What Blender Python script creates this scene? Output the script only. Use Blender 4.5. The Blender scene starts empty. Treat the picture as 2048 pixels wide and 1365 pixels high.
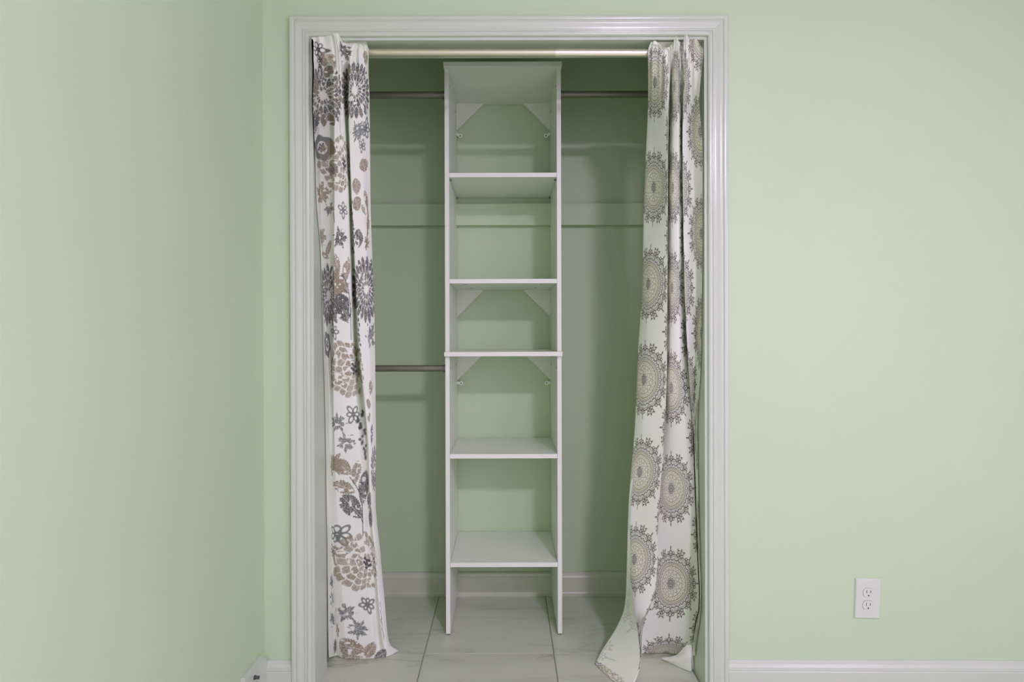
import bpy, bmesh, math, random
import numpy as np
from mathutils import Matrix, Vector

random.seed(7)
RNG = np.random.default_rng(11)
scene = bpy.context.scene
COL = scene.collection

# ------------------------------------------------------------------ camera
F = 1210.0                       # focal length in pixels of the 2048 x 1365 frame
PCX, PCY = 1014.0, 671.6         # principal point
PITCH, ROLL = 0.0030, -0.0027
CAM_H = 1.107
cam_data = bpy.data.cameras.new('camera')
cam = bpy.data.objects.new('camera', cam_data)
COL.objects.link(cam)
scene.camera = cam
cam_data.sensor_fit = 'HORIZONTAL'
cam_data.sensor_width = 36.0
cam_data.lens = F / 2048.0 * 36.0
cam_data.shift_x = (1024.0 - PCX) / 2048.0
cam_data.shift_y = (PCY - 682.5) / 2048.0
cam_data.clip_start = 0.02
CAM_R = Matrix.Rotation(math.pi / 2 - PITCH, 3, 'X') @ Matrix.Rotation(ROLL, 3, 'Z')
cam.matrix_world = Matrix.Translation((0, 0, CAM_H)) @ CAM_R.to_4x4()

# ------------------------------------------------------------------ world, exposure
world = bpy.data.worlds.new('world')
scene.world = world
world.use_nodes = True
world.node_tree.nodes['Background'].inputs[0].default_value = (0.8, 0.85, 0.9, 1)
world.node_tree.nodes['Background'].inputs[1].default_value = 0.3
vs = scene.view_settings
vs.view_transform = 'Standard'
vs.look = 'None'
vs.gamma = 1.0
vs.use_curve_mapping = False
vs.exposure = 0.03
scene.cycles.max_bounces = 16
scene.cycles.diffuse_bounces = 10
LAMP_POS = (0.82, -0.80, 2.37)
LAMP_STRENGTH = 250.0
FILL_STRENGTH = 2.9  # strength of the fill light added in the right wall

CAM_NP = np.array(CAM_R)


def unproject(px, py, Y):
    """pixel of the frame and distance Y -> world point (numpy arrays welcome)"""
    px = np.asarray(px, float); py = np.asarray(py, float); Y = np.asarray(Y, float)
    xc = (px - PCX) / F; yc = -(py - PCY) / F
    d = [CAM_NP[i, 0] * xc + CAM_NP[i, 1] * yc - CAM_NP[i, 2] for i in range(3)]
    t = Y / d[1]
    return d[0] * t, Y + 0 * px, CAM_H + d[2] * t


def project(X, Y, Z):
    v = np.stack([np.asarray(X, float), np.asarray(Y, float), np.asarray(Z, float) - CAM_H])
    c = np.tensordot(CAM_NP.T, v, axes=1)
    return PCX + F * c[0] / -c[2], PCY - F * c[1] / -c[2]


# ------------------------------------------------------------------ materials
def lin(c):
    return tuple(((v / 255.0) / 12.92 if v / 255.0 <= 0.04045 else ((v / 255.0 + 0.055) / 1.055) ** 2.4) for v in c)


class Mat:
    def __init__(self, name):
        self.m = bpy.data.materials.new(name)
        self.m.use_nodes = True
        self.nt = self.m.node_tree
        self.b = self.nt.nodes['Principled BSDF']
        self.out = self.nt.nodes['Material Output']

    def n(self, kind, **kw):
        nd = self.nt.nodes.new(kind)
        for k, v in kw.items():
            if k in nd.inputs:
                nd.inputs[k].default_value = v
            else:
                setattr(nd, k, v)
        return nd

    def l(self, a, b):
        self.nt.links.new(a, b)


def plain(name, col, rough=0.5, metal=0.0, spec=0.5, bump=0.0, scale=60.0, var=0.0, vscale=3.0, coat=0.0):
    """one colour (linear rgb) with optional fine relief and gentle colour variation"""
    M = Mat(name)
    M.b.inputs['Base Color'].default_value = (*col, 1)
    M.b.inputs['Roughness'].default_value = rough
    M.b.inputs['Metallic'].default_value = metal
    M.b.inputs['Specular IOR Level'].default_value = spec
    M.b.inputs['Coat Weight'].default_value = coat
    tc = M.n('ShaderNodeTexCoord')
    if bump > 0:
        nz = M.n('ShaderNodeTexNoise', Scale=scale, Detail=3.0)
        M.l(tc.outputs['Object'], nz.inputs['Vector'])
        bp = M.n('ShaderNodeBump', Strength=bump, Distance=0.002)
        M.l(nz.outputs['Fac'], bp.inputs['Height'])
        M.l(bp.outputs['Normal'], M.b.inputs['Normal'])
    if var > 0:
        nz = M.n('ShaderNodeTexNoise', Scale=vscale, Detail=4.0)
        M.l(tc.outputs['Object'], nz.inputs['Vector'])
        mr = M.n('ShaderNodeMapRange')
        mr.inputs['From Min'].default_value = 0.3
        mr.inputs['From Max'].default_value = 0.7
        mr.inputs['To Min'].default_value = 1 - var
        mr.inputs['To Max'].default_value = 1 + var
        M.l(nz.outputs['Fac'], mr.inputs['Value'])
        mx = M.n('ShaderNodeMix', data_type='RGBA', blend_type='MULTIPLY')
        mx.inputs[0].default_value = 1.0
        mx.inputs[6].default_value = (*col, 1)
        M.l(mr.outputs['Result'], mx.inputs[7])
        M.l(mx.outputs[2], M.b.inputs['Base Color'])
    return M.m


PAINT = (0.492, 0.640, 0.392)
m_wall = plain('green_wall_paint', PAINT, 0.45, spec=0.35, bump=0.10, scale=140, var=0.012, vscale=2.2)
m_wall_lilac = plain('lilac_bounce_wall_paint', (0.84, 0.77, 0.88), 0.6, bump=0.1, scale=140)  # unseen walls, tinted lilac so their bounce offsets the green
m_ceiling = plain('lilac_bounce_ceiling_paint', (0.80, 0.745, 0.83), 0.8, bump=0.2, scale=80)  # lilac tint, also chosen to neutralise green bounce light
m_trim = plain('white_gloss_trim', (0.525, 0.610, 0.475), 0.22, spec=0.55, bump=0.12, scale=45, var=0.01, vscale=9)
m_jamb = plain('white_jamb_paint', (0.525, 0.610, 0.475), 0.35, bump=0.1, scale=45)
m_base_closet = plain('cream_baseboard_paint', (0.53, 0.60, 0.43), 0.35, bump=0.25, scale=30, var=0.04, vscale=14)
m_white = plain('white_melamine', (0.705, 0.765, 0.645), 0.38, spec=0.4, bump=0.03, scale=200, var=0.008, vscale=12)
m_plastic = plain('white_plastic', (0.575, 0.655, 0.53), 0.35, bump=0.02, scale=100)
m_clear = plain('frosted_clip_plastic', (0.82, 0.90, 0.76), 0.3)
m_dark = plain('dark_recess', (0.02, 0.02, 0.018), 0.7)
m_hole = plain('grey_fitting', (0.20, 0.20, 0.19), 0.5)
m_rod_l = plain('champagne_metal', (0.62, 0.62, 0.43), 0.45, metal=0.85, bump=0.02, scale=200)
m_rod_r = plain('brushed_nickel', (0.75, 0.76, 0.58), 0.30, metal=0.85, bump=0.02, scale=200)
m_bronze = plain('dull_nickel_rod', (0.19, 0.20, 0.135), 0.5, metal=0.45)
m_bronze_cup = plain('dull_nickel_cup', (0.20, 0.185, 0.16), 0.45, metal=0.5)
m_steel = plain('dark_steel', (0.10, 0.10, 0.10), 0.4, metal=0.6, bump=0.3, scale=400)
m_grout = plain('grey_grout', (0.30, 0.32, 0.235), 0.9, bump=0.4, scale=200)


def tile_material():
    M = Mat('veined_porcelain_tile')
    tc = M.n('ShaderNodeTexCoord')
    oi = M.n('ShaderNodeObjectInfo')
    mul = M.n('ShaderNodeVectorMath', operation='SCALE')
    mul.inputs['Scale'].default_value = 37.0
    cmb = M.n('ShaderNodeCombineXYZ')
    M.l(oi.outputs['Random'], cmb.inputs[0]); M.l(oi.outputs['Random'], cmb.inputs[1])
    M.l(cmb.outputs[0], mul.inputs[0])
    add = M.n('ShaderNodeVectorMath', operation='ADD')
    M.l(tc.outputs['Object'], add.inputs[0]); M.l(mul.outputs[0], add.inputs[1])
    mp = M.n('ShaderNodeMapping')
    mp.inputs['Rotation'].default_value = (0, 0, math.radians(28))
    mp.inputs['Scale'].default_value = (0.9, 3.4, 1)
    M.l(add.outputs[0], mp.inputs['Vector'])
    nz = M.n('ShaderNodeTexNoise', Scale=2.1, Detail=7.0, Roughness=0.55, Distortion=0.9)
    M.l(mp.outputs[0], nz.inputs['Vector'])
    # thin veins: where the noise crosses its middle
    sub = M.n('ShaderNodeMath', operation='SUBTRACT'); sub.inputs[1].default_value = 0.5
    M.l(nz.outputs['Fac'], sub.inputs[0])
    ab = M.n('ShaderNodeMath', operation='ABSOLUTE'); M.l(sub.outputs[0], ab.inputs[0])
    r = M.n('ShaderNodeValToRGB')
    e = r.color_ramp.elements
    e[0].position = 0.0; e[0].color = (0.335, 0.375, 0.265, 1)
    e[1].position = 0.055; e[1].color = (0.515, 0.575, 0.425, 1)
    k = e.new(0.018); k.color = (0.43, 0.48, 0.345, 1)
    M.l(ab.outputs[0], r.inputs[0])
    n2 = M.n('ShaderNodeTexNoise', Scale=3.0, Detail=5.0)
    M.l(mp.outputs[0], n2.inputs['Vector'])
    r2 = M.n('ShaderNodeValToRGB')
    r2.color_ramp.elements[0].position = 0.35; r2.color_ramp.elements[0].color = (0.515, 0.575, 0.425, 1)
    r2.color_ramp.elements[1].position = 0.72; r2.color_ramp.elements[1].color = (0.55, 0.615, 0.455, 1)
    M.l(n2.outputs['Fac'], r2.inputs[0])
    n3 = M.n('ShaderNodeTexNoise', Scale=1.7, Detail=2.0)
    M.l(mp.outputs[0], n3.inputs['Vector'])
    mr = M.n('ShaderNodeMapRange'); mr.inputs['From Min'].default_value = 0.45; mr.inputs['From Max'].default_value = 0.62
    M.l(n3.outputs['Fac'], mr.inputs['Value'])
    mx = M.n('ShaderNodeMix', data_type='RGBA')
    M.l(mr.outputs[0], mx.inputs[0]); M.l(r2.outputs[0], mx.inputs[6]); M.l(r.outputs[0], mx.inputs[7])
    M.l(mx.outputs[2], M.b.inputs['Base Color'])
    M.b.inputs['Roughness'].default_value = 0.33
    return M.m


m_tile = tile_material()


def cloth_material(name):
    """printed cotton: the print is a colour attribute; its back shows the print only faintly"""
    M = Mat(name)
    at = M.n('ShaderNodeAttribute', attribute_name='print')
    geo = M.n('ShaderNodeNewGeometry')
    faint = M.n('ShaderNodeMix', data_type='RGBA')
    faint.inputs[0].default_value = 0.72
    faint.inputs[7].default_value = (0.80, 0.88, 0.71, 1)
    M.l(at.outputs['Color'], faint.inputs[6])
    pick = M.n('ShaderNodeMix', data_type='RGBA')
    M.l(geo.outputs['Backfacing'], pick.inputs[0])
    M.l(at.outputs['Color'], pick.inputs[6]); M.l(faint.outputs[2], pick.inputs[7])
    M.l(pick.outputs[2], M.b.inputs['Base Color'])
    M.b.inputs['Roughness'].default_value = 0.85
    M.b.inputs['Specular IOR Level'].default_value = 0.15
    tc = M.n('ShaderNodeTexCoord')
    nz = M.n('ShaderNodeTexNoise', Scale=700.0, Detail=1.0)
    M.l(tc.outputs['Object'], nz.inputs['Vector'])
    bp = M.n('ShaderNodeBump', Strength=0.12, Distance=0.001)
    M.l(nz.outputs['Fac'], bp.inputs['Height'])
    M.l(bp.outputs['Normal'], M.b.inputs['Normal'])
    tr = M.n('ShaderNodeBsdfTranslucent')
    M.l(pick.outputs[2], tr.inputs['Color'])
    ms = M.n('ShaderNodeMixShader'); ms.inputs[0].default_value = 0.14
    M.l(M.b.outputs[0], ms.inputs[1]); M.l(tr.outputs[0], ms.inputs[2])
    M.l(ms.outputs[0], M.out.inputs['Surface'])
    return M.m


def emission(name, col, strength):
    M = Mat(name)
    M.b.inputs['Base Color'].default_value = (0.9, 0.9, 0.9, 1)
    M.b.inputs['Emission Color'].default_value = (*col, 1)
    M.b.inputs['Emission Strength'].default_value = strength
    return M.m


# ------------------------------------------------------------------ mesh helpers
def add_box(bm, x0, x1, y0, y1, z0, z1):
    v = [bm.verts.new(p) for p in ((x0, y0, z0), (x1, y0, z0), (x1, y1, z0), (x0, y1, z0),
                                   (x0, y0, z1), (x1, y0, z1), (x1, y1, z1), (x0, y1, z1))]
    for f in ((0, 3, 2, 1), (4, 5, 6, 7), (0, 1, 5, 4), (1, 2, 6, 5), (2, 3, 7, 6), (3, 0, 4, 7)):
        bm.faces.new([v[i] for i in f])


def add_prism(bm, pts, axis, a, b):
    """extrude a 2D outline along an axis; pts are the two other coordinates in xyz order"""
    def mk(p, t):
        if axis == 'X': return (t, p[0], p[1])
        if axis == 'Y': return (p[0], t, p[1])
        return (p[0], p[1], t)
    A = [bm.verts.new(mk(p, a)) for p in pts]
    B = [bm.verts.new(mk(p, b)) for p in pts]
    n = len(pts)
    bm.faces.new(A[::-1]); bm.faces.new(B)
    for i in range(n):
        bm.faces.new((A[i], A[(i + 1) % n], B[(i + 1) % n], B[i]))


def add_tube(bm, p0, p1, r, seg=24, r2=None, cap=True):
    p0 = Vector(p0); p1 = Vector(p1); r2 = r if r2 is None else r2
    d = (p1 - p0).normalized()
    a = d.orthogonal().normalized(); b = d.cross(a)
    A = []; B = []
    for i in range(seg):
        t = 2 * math.pi * i / seg
        o = a * math.cos(t) + b * math.sin(t)
        A.append(bm.verts.new(p0 + o * r)); B.append(bm.verts.new(p1 + o * r2))
    for i in range(seg):
        bm.faces.new((A[i], A[(i + 1) % seg], B[(i + 1) % seg], B[i]))
    if cap:
        bm.faces.new(A[::-1]); bm.faces.new(B)


def finish(name, bm, mat, parent=None, bevel=0.0, smooth=False, seg=2):
    if bevel > 0:
        bmesh.ops.bevel(bm, geom=bm.edges[:], offset=bevel, segments=seg, affect='EDGES', profile=0.6)
    bmesh.ops.recalc_face_normals(bm, faces=bm.faces[:])
    me = bpy.data.meshes.new(name)
    bm.to_mesh(me); bm.free()
    me.materials.append(mat)
    if smooth:
        me.polygons.foreach_set('use_smooth', [True] * len(me.polygons))
        try:
            me.set_sharp_from_angle(angle=math.radians(40))
        except Exception:
            pass
    o = bpy.data.objects.new(name, me)
    COL.objects.link(o)
    if parent is not None:
        o.parent = parent
        o.matrix_parent_inverse = Matrix.Translation(-parent.location)
    return o


def box(name, x0, x1, y0, y1, z0, z1, mat, parent=None, bevel=0.0):
    bm = bmesh.new(); add_box(bm, x0, x1, y0, y1, z0, z1)
    return finish(name, bm, mat, parent, bevel)


def thing(name, label, cat, loc, group=None):
    o = bpy.data.objects.new(name, None)
    o.empty_display_size = 0.05
    o.location = loc
    COL.objects.link(o)
    o['label'] = label; o['category'] = cat
    if group: o['group'] = group
    return o


def structure(o, label, cat=None):
    o['kind'] = 'structure'; o['label'] = label
    if cat: o['category'] = cat
    return o


# ------------------------------------------------------------------ the place in metres
WALL_Y = 1.870          # face of the wall with the closet opening
JAMB_B = 1.992          # closet side of that wall
BACK_Y = 2.570          # closet back wall
LX = -0.753             # left room wall
RX = 2.20               # right room wall
NY = -2.30              # wall behind the camera
CEIL = 2.44
OL, OR, OT = -0.5965, 0.6105, 2.0135    # finished opening inside the jambs
JT = 0.018
CLX, CRX = -0.80, 0.95  # closet side walls
T = 0.10

# floor and tiles
floor = structure(box('floor', LX - T, RX + T, NY - T, BACK_Y + T, -0.10, -0.0035, m_grout),
                  'pale veined porcelain tile floor with grey grout joints', 'floor')
PIT = 0.4485; G = 0.0032
gx0, gy0 = -0.2896, 2.0897
tile_cache = {}


def tile(x0, x1, y0, y1):
    w, d = round(x1 - x0, 4), round(y1 - y0, 4)
    key = (w, d)
    if key not in tile_cache:
        bm = bmesh.new()
        add_box(bm, -w / 2, w / 2, -d / 2, d / 2, -0.008, 0.0)
        bmesh.ops.bevel(bm, geom=[e for e in bm.edges if all(v.co.z > -0.001 for v in e.verts)],
                        offset=0.0012, segments=2, affect='EDGES')
        bmesh.ops.recalc_face_normals(bm, faces=bm.faces[:])
        me = bpy.data.meshes.new('tile'); bm.to_mesh(me); bm.free()
        me.materials.append(m_tile)
        tile_cache[key] = me
    o = bpy.data.objects.new('tile', tile_cache[key])
    o.location = ((x0 + x1) / 2, (y0 + y1) / 2, 0.0)
    COL.objects.link(o)
    o.parent = floor


for j in range(-10, 3):
    for i in range(-3, 8):
        x0 = gx0 + i * PIT + G / 2; x1 = gx0 + (i + 1) * PIT - G / 2
        y0 = gy0 + (j - 1) * PIT + G / 2; y1 = gy0 + j * PIT - G / 2
        lo_x, hi_x = LX, RX
        if y1 > WALL_Y + 0.3:
            lo_x, hi_x = CLX, CRX
        x0 = max(x0, lo_x); x1 = min(x1, hi_x); y0 = max(y0, NY); y1 = min(y1, BACK_Y)
        if x1 - x0 > 0.01 and y1 - y0 > 0.01:
            tile(x0, x1, y0, y1)

# ceilings and walls
structure(box('ceiling', LX - T, RX + T, NY - T, BACK_Y + T, CEIL, CEIL + 0.1, m_ceiling), 'lilac-tinted ceiling, coloured for its bounce light', 'ceiling')
structure(box('wall_left', LX - T, LX, NY - T, WALL_Y, -0.10, CEIL, m_wall), 'pale green wall on the left, meeting the closet wall in a corner', 'wall')
bm = bmesh.new()
add_box(bm, LX - T, OL - JT, WALL_Y, JAMB_B, -0.1, CEIL)
add_box(bm, OR + JT, RX + T, WALL_Y, JAMB_B, -0.1, CEIL)
add_box(bm, OL - JT, OR + JT, WALL_Y, JAMB_B, OT + JT, CEIL)
structure(finish('wall_front', bm, m_wall), 'pale green wall around the closet opening', 'wall')
structure(box('wall_back', CLX - T, CRX + T, BACK_Y, BACK_Y + T, -0.1, CEIL, m_wall), 'green back wall inside the closet', 'wall')
structure(box('wall_closet_left', CLX - T, CLX, JAMB_B, BACK_Y, -0.1, CEIL, m_wall), 'green left side wall inside the closet', 'wall')
structure(box('wall_closet_right', CRX, CRX + T, JAMB_B, BACK_Y, -0.1, CEIL, m_wall), 'green right side wall inside the closet', 'wall')

# wall behind the camera, and the right wall with a window added for fill light
structure(box('wall_behind', LX - T, RX + T, NY - T, NY, -0.1, CEIL, m_wall_lilac), 'lilac-tinted wall behind the camera, coloured for its bounce light', 'wall')
WY0, WY1, WZ0, WZ1 = -1.55, 0.15, 0.80, 2.10
bm = bmesh.new()
add_box(bm, RX, RX + T, NY, WY0, -0.1, CEIL)
add_box(bm, RX, RX + T, WY1, WALL_Y, -0.1, CEIL)
add_box(bm, RX, RX + T, WY0, WY1, -0.1, WZ0)
add_box(bm, RX, RX + T, WY0, WY1, WZ1, CEIL)
structure(finish('wall_right', bm, m_wall_lilac), 'lilac-tinted wall on the right of the room, coloured for its bounce light, with an added fill-light window', 'wall')
bm = bmesh.new()
for (a, b, c, d) in ((WY0, WY0 + .05, WZ0, WZ1), (WY1 - .05, WY1, WZ0, WZ1), (WY0 + .05, WY1 - .05, WZ0, WZ0 + .05),
                     (WY0 + .05, WY1 - .05, WZ1 - .05, WZ1)):
    add_box(bm, RX + 0.02, RX + 0.07, a, b, c, d)
fill_win = structure(finish('fill_window_1', bm, m_trim), 'white framed window added unseen in the right wall for fill light', 'window')  # unseen frame added to hold the fill light
box('fill_window_mullion', RX + 0.025, RX + 0.065, (WY0 + WY1) / 2 - .02, (WY0 + WY1) / 2 + .02, WZ0 + .05, WZ1 - .05, m_trim, fill_win)
m_fill = emission('fill_light_glow', (1.11, 0.885, 1.27), FILL_STRENGTH)  # added glow, no known window; lifts the left wall
box('fill_panel', RX + 0.09, RX + 0.095, WY0 + .05, WY1 - .05, WZ0 + .05, WZ1 - .05, m_fill, fill_win)  # glowing panel added as fill from the right

# jambs
structure(box('trim_1', OL - JT, OL, WALL_Y - 0.001, JAMB_B, 0.0, OT + JT, m_jamb, bevel=0.0012), 'white jamb board on the left of the closet opening', 'jamb')
structure(box('trim_2', OR, OR + JT, WALL_Y - 0.001, JAMB_B, 0.0, OT + JT, m_jamb, bevel=0.0012), 'white jamb board on the right of the closet opening', 'jamb')
structure(box('trim_3', OL, OR, WALL_Y - 0.001, JAMB_B, OT, OT + JT, m_jamb, bevel=0.0012), 'white head jamb over the closet opening', 'jamb')

# casing: profile from the outer edge (w = 0) to the inner edge, t = thickness off the wall
PROF = [(0.0, 0.0), (0.0, 0.0150), (0.0012, 0.0168), (0.0035, 0.0176), (0.0100, 0.0176), (0.0126, 0.0168), (0.0138, 0.0146),
        (0.0150, 0.0140), (0.0165, 0.0150), (0.0190, 0.0156), (0.0240, 0.0148), (0.0300, 0.0128), (0.0360, 0.0112),
        (0.0392, 0.0108), (0.0402, 0.0122), (0.0425, 0.0128), (0.0450, 0.0120), (0.0462, 0.0100), (0.0474, 0.0098),
        (0.0482, 0.0112), (0.0510, 0.0120), (0.0560, 0.0112), (0.0588, 0.0092), (0.0600, 0.0060), (0.0603, 0.0)]
REV = 0.0085
CW = PROF[-1][0]


def casing(side):
    bm = bmesh.new()
    rows = []
    il, ir, it = OL - REV, OR + REV, OT + REV
    for (w, t) in PROF:
        q = CW - w                     # distance outwards from the inner edge
        y = WALL_Y - t
        if side == 'L':
            a, b = (il - q, y, 0.0), (il - q, y, it + q)
        elif side == 'R':
            a, b = (ir + q, y, 0.0), (ir + q, y, it + q)
        else:
            a, b = (il - q, y, it + q), (ir + q, y, it + q)
        n = 60
        rows.append([bm.verts.new(Vector(a).lerp(Vector(b), k / n)) for k in range(n + 1)])
    for r0, r1 in zip(rows[:-1], rows[1:]):
        for k in range(len(r0) - 1):
            bm.faces.new((r0[k], r0[k + 1], r1[k + 1], r1[k]))
    for k in range(len(rows[0]) - 1):
        bm.faces.new((rows[0][k], rows[-1][k], rows[-1][k + 1], rows[0][k + 1]))
    bm.faces.new([r[0] for r in rows]); bm.faces.new([r[-1] for r in rows][::-1])
    return bm


for nm, s, lb in (('trim_4', 'L', 'white moulded casing up the left side of the closet opening'),
                  ('trim_5', 'R', 'glossy white moulded casing up the right side of the closet opening'),
                  ('trim_6', 'T', 'white moulded casing across the top of the closet opening')):
    structure(finish(nm, casing(s), m_trim, smooth=True), lb, 'casing')

# baseboards
BPROF = [(0, 0), (0.014, 0), (0.014, 0.066), (0.0125, 0.0685), (0.0135, 0.071), (0.0125, 0.080), (0.008, 0.088), (0.006, 0.096), (0.003, 0.0985), (0, 0.0985)]


def baseboard(name, x0, x1, mat, y, h, label, dz=0.0, sgn=-1):
    bm = bmesh.new()
    k = h / 0.0985
    A = [bm.verts.new((x0, y + sgn * t, z * k)) for t, z in BPROF]
    B = [bm.verts.new((x1, y + sgn * t, z * k + (dz if z > 0.05 else 0))) for t, z in BPROF]
    n = len(A)
    bm.faces.new(A[::-1]); bm.faces.new(B)
    for i in range(n):
        bm.faces.new((A[i], A[(i + 1) % n], B[(i + 1) % n], B[i]))
    return structure(finish(name, bm, mat), label, 'baseboard')


baseboard('baseboard_right', OR + REV + CW + 0.0006, RX, m_trim, WALL_Y, 0.0965, 'white baseboard along the wall right of the closet', dz=-0.010)
baseboard('baseboard_left', LX + 0.012, OL - REV - CW - 0.0006, m_trim, WALL_Y, 0.0985, 'short white baseboard between the corner and the left casing')
# closet back baseboard with its shoe strip
bm = bmesh.new()
pts = [(BACK_Y, 0), (2.5450, 0), (2.5450, 0.012), (2.5475, 0.016), (2.5480, 0.078), (2.5510, 0.083), (2.5530, 0.092), (2.5580, 0.096), (BACK_Y, 0.097)]
add_prism(bm, pts, 'X', CLX, CRX)
structure(finish('baseboard_back', bm, m_base_closet), 'cream baseboard along the closet back wall', 'baseboard')
# board on the left wall next to the corner
bm = bmesh.new()
add_prism(bm, [(1.700, 0.0), (WALL_Y - 0.0005, 0.0), (WALL_Y - 0.0005, 0.096), (1.858, 0.104), (1.826, 0.136), (1.822, 0.139), (1.700, 0.139)], 'X', LX, LX + 0.012)
structure(finish('baseboard_corner', bm, m_trim, bevel=0.0012), 'short taller white board on the left wall, cut off beside the corner', 'baseboard')
# painted cleat on the closet back wall
c = box('trim_7', CLX, CRX, BACK_Y - 0.030, BACK_Y, 1.563, 1.654, m_wall, bevel=0.0015)
structure(c, 'green painted board fixed across the closet back wall', 'cleat')

# ------------------------------------------------------------------ ceiling lamp (above and behind the camera)
lx, ly, lz = LAMP_POS
lamp = thing('ceiling_lamp', 'round white ceiling lamp with glowing glass dome on the ceiling behind the camera', 'lamp', (lx, ly, CEIL))
bm = bmesh.new(); add_tube(bm, (lx, ly, CEIL), (lx, ly, CEIL - 0.03), 0.17, 40)
finish('lamp_base', bm, m_plastic, lamp, bevel=0.003)
bm = bmesh.new()
prev = None
for k in range(0, 7):
    a = math.pi / 2 * k / 6
    r = 0.15 * math.cos(a); z = CEIL - 0.03 - 0.040 * math.sin(a)
    if k == 6:
        tip = bm.verts.new((lx, ly, z))
        for i in range(24): bm.faces.new((prev[i], prev[(i + 1) % 24], tip))
        break
    ring = [bm.verts.new((lx + r * math.cos(2 * math.pi * i / 24), ly + r * math.sin(2 * math.pi * i / 24), z)) for i in range(24)]
    if prev:
        for i in range(24): bm.faces.new((prev[i], prev[(i + 1) % 24], ring[(i + 1) % 24], ring[i]))
    prev = ring
finish('glass_dome', bm, emission('lamp_glass', (1.10, 0.862, 1.32), LAMP_STRENGTH), lamp, smooth=True)

# ------------------------------------------------------------------ shelf tower
TX = -0.0135
SW, PT = 0.4267, 0.0162         # outside width over the sides, panel thickness
FY, BY = 2.216, 2.566
tower = thing('shelf_tower', 'tall narrow white shelf tower standing against the closet back wall', 'shelf unit', (TX, 2.39, 0))
xl, xr = TX - SW / 2, TX + SW / 2


def side_panel(x0, x1, z0, z1, notch):
    bm = bmesh.new()
    if notch:
        pts = [(FY, z0), (2.5435, z0), (2.5435, 0.112), (BY, 0.112), (BY, z1), (FY, z1)]
    else:
        pts = [(FY, z0), (BY, z0), (BY, z1), (FY, z1)]
    add_prism(bm, pts, 'X', x0, x1)
    return finish('side_panel', bm, m_white, tower, bevel=0.0007, seg=1)


TOPZ = 2.0945
MIDT, MIDB = 1.0411, 1.0249
for x0 in (xl, xr - PT):
    side_panel(x0, x0 + PT, 0.005, MIDB, True)
    side_panel(x0, x0 + PT, MIDT, TOPZ - 0.016, False)
for z in (TOPZ, MIDT):
    box('top_panel', TX - 0.2150, TX + 0.2150, FY - 0.020, BY, z - 0.0161, z, m_white, tower, bevel=0.0008)
for z in (1.6970, 1.3080, 0.6655, 0.2665):
    s = box('shelf', xl + PT + 0.0006, xr - PT - 0.0006, FY + 0.001, BY - 0.001, z - 0.0162, z, m_white, tower, bevel=0.0007)
# corner gussets at the back
for ztop in (TOPZ - 0.0161, 1.3080 - 0.0162, MIDB):
    for sg in (-1, 1):
        xi = xl + PT if sg < 0 else xr - PT
        w = 0.112
        pts = [(xi, ztop), (xi - sg * w, ztop), (xi - sg * (w - 0.003), ztop - 0.006), (xi - sg * 0.004, ztop - 0.110), (xi, ztop - 0.112)]
        bm = bmesh.new(); add_prism(bm, pts, 'Y', BY - 0.0125, BY)
        finish('gusset', bm, m_white, tower, bevel=0.0005, seg=1)
# screw tabs below the gussets
for zc in (1.9415, 0.8990):
    for sg in (-1, 1):
        xi = xl + PT if sg < 0 else xr - PT
        cx = xi - sg * 0.0165
        yb = BY - 0.012
        bm = bmesh.new()
        seg = 20
        ring_o = [(cx + 0.0088 * math.cos(2 * math.pi * i / seg), zc + 0.0088 * math.sin(2 * math.pi * i / seg)) for i in range(seg)]
        ring_i = [(cx + 0.0034 * math.cos(2 * math.pi * i / seg), zc + 0.0034 * math.sin(2 * math.pi * i / seg)) for i in range(seg)]
        vo = [[bm.verts.new((x, y, z)) for x, z in ring_o] for y in (yb - 0.004, yb)]
        vi = [[bm.verts.new((x, y, z)) for x, z in ring_i] for y in (yb - 0.004, yb)]
        for i in range(seg):
            j = (i + 1) % seg
            bm.faces.new((vo[0][i], vo[0][j], vi[0][j], vi[0][i]))
            bm.faces.new((vo[1][j], vo[1][i], vi[1][i], vi[1][j]))
            bm.faces.new((vo[0][j], vo[0][i], vo[1][i], vo[1][j]))
            bm.faces.new((vi[0][i], vi[0][j], vi[1][j], vi[1][i]))
        up = 0.009 if zc > 1.5 else 0.001
        a = (xi, zc + up + 0.006), (xi, zc + up - 0.006), (cx + sg * 0.005, zc - 0.0045), (cx + sg * 0.0055, zc + 0.0052)
        add_prism(bm, list(a), 'Y', yb - 0.0035, yb - 0.0005)
        br = finish('mounting_tab', bm, m_clear, tower)
        bm = bmesh.new(); add_tube(bm, (cx, yb - 0.0015, zc), (cx, yb + 0.006, zc), 0.0033, 14)
        finish('screw', bm, m_hole, br)
# cam fittings in the sides under the two tops, pins under the loose shelf
for zc in (TOPZ - 0.068, MIDB - 0.043):
    for x, sg in ((xl + PT, 1), (xr - PT, -1)):
        for y in (FY + 0.035, BY - 0.060):
            bm = bmesh.new(); add_tube(bm, (x - sg * 0.001, y, zc), (x + sg * 0.0006, y, zc), 0.0072, 18)
            finish('cam_fitting', bm, m_hole, tower)
for x, sg in ((xl + PT, 1), (xr - PT, -1)):
    for y in (FY + 0.03, BY - 0.03):
        bm = bmesh.new(); add_tube(bm, (x - sg * 0.002, y, 1.6765), (x + sg * 0.008, y, 1.6765), 0.0030, 12)
        finish('shelf_pin', bm, m_hole, tower)
    for y in (FY + 0.05, FY + 0.22):
        bm = bmesh.new(); add_tube(bm, (x + sg * 0.055 * (1 if y < 2.3 else 1.25), y, 1.2922), (x + sg * 0.055 * (1 if y < 2.3 else 1.25), y, 1.2912), 0.0065, 16)
        finish('cam_fitting', bm, m_hole, tower)
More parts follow.
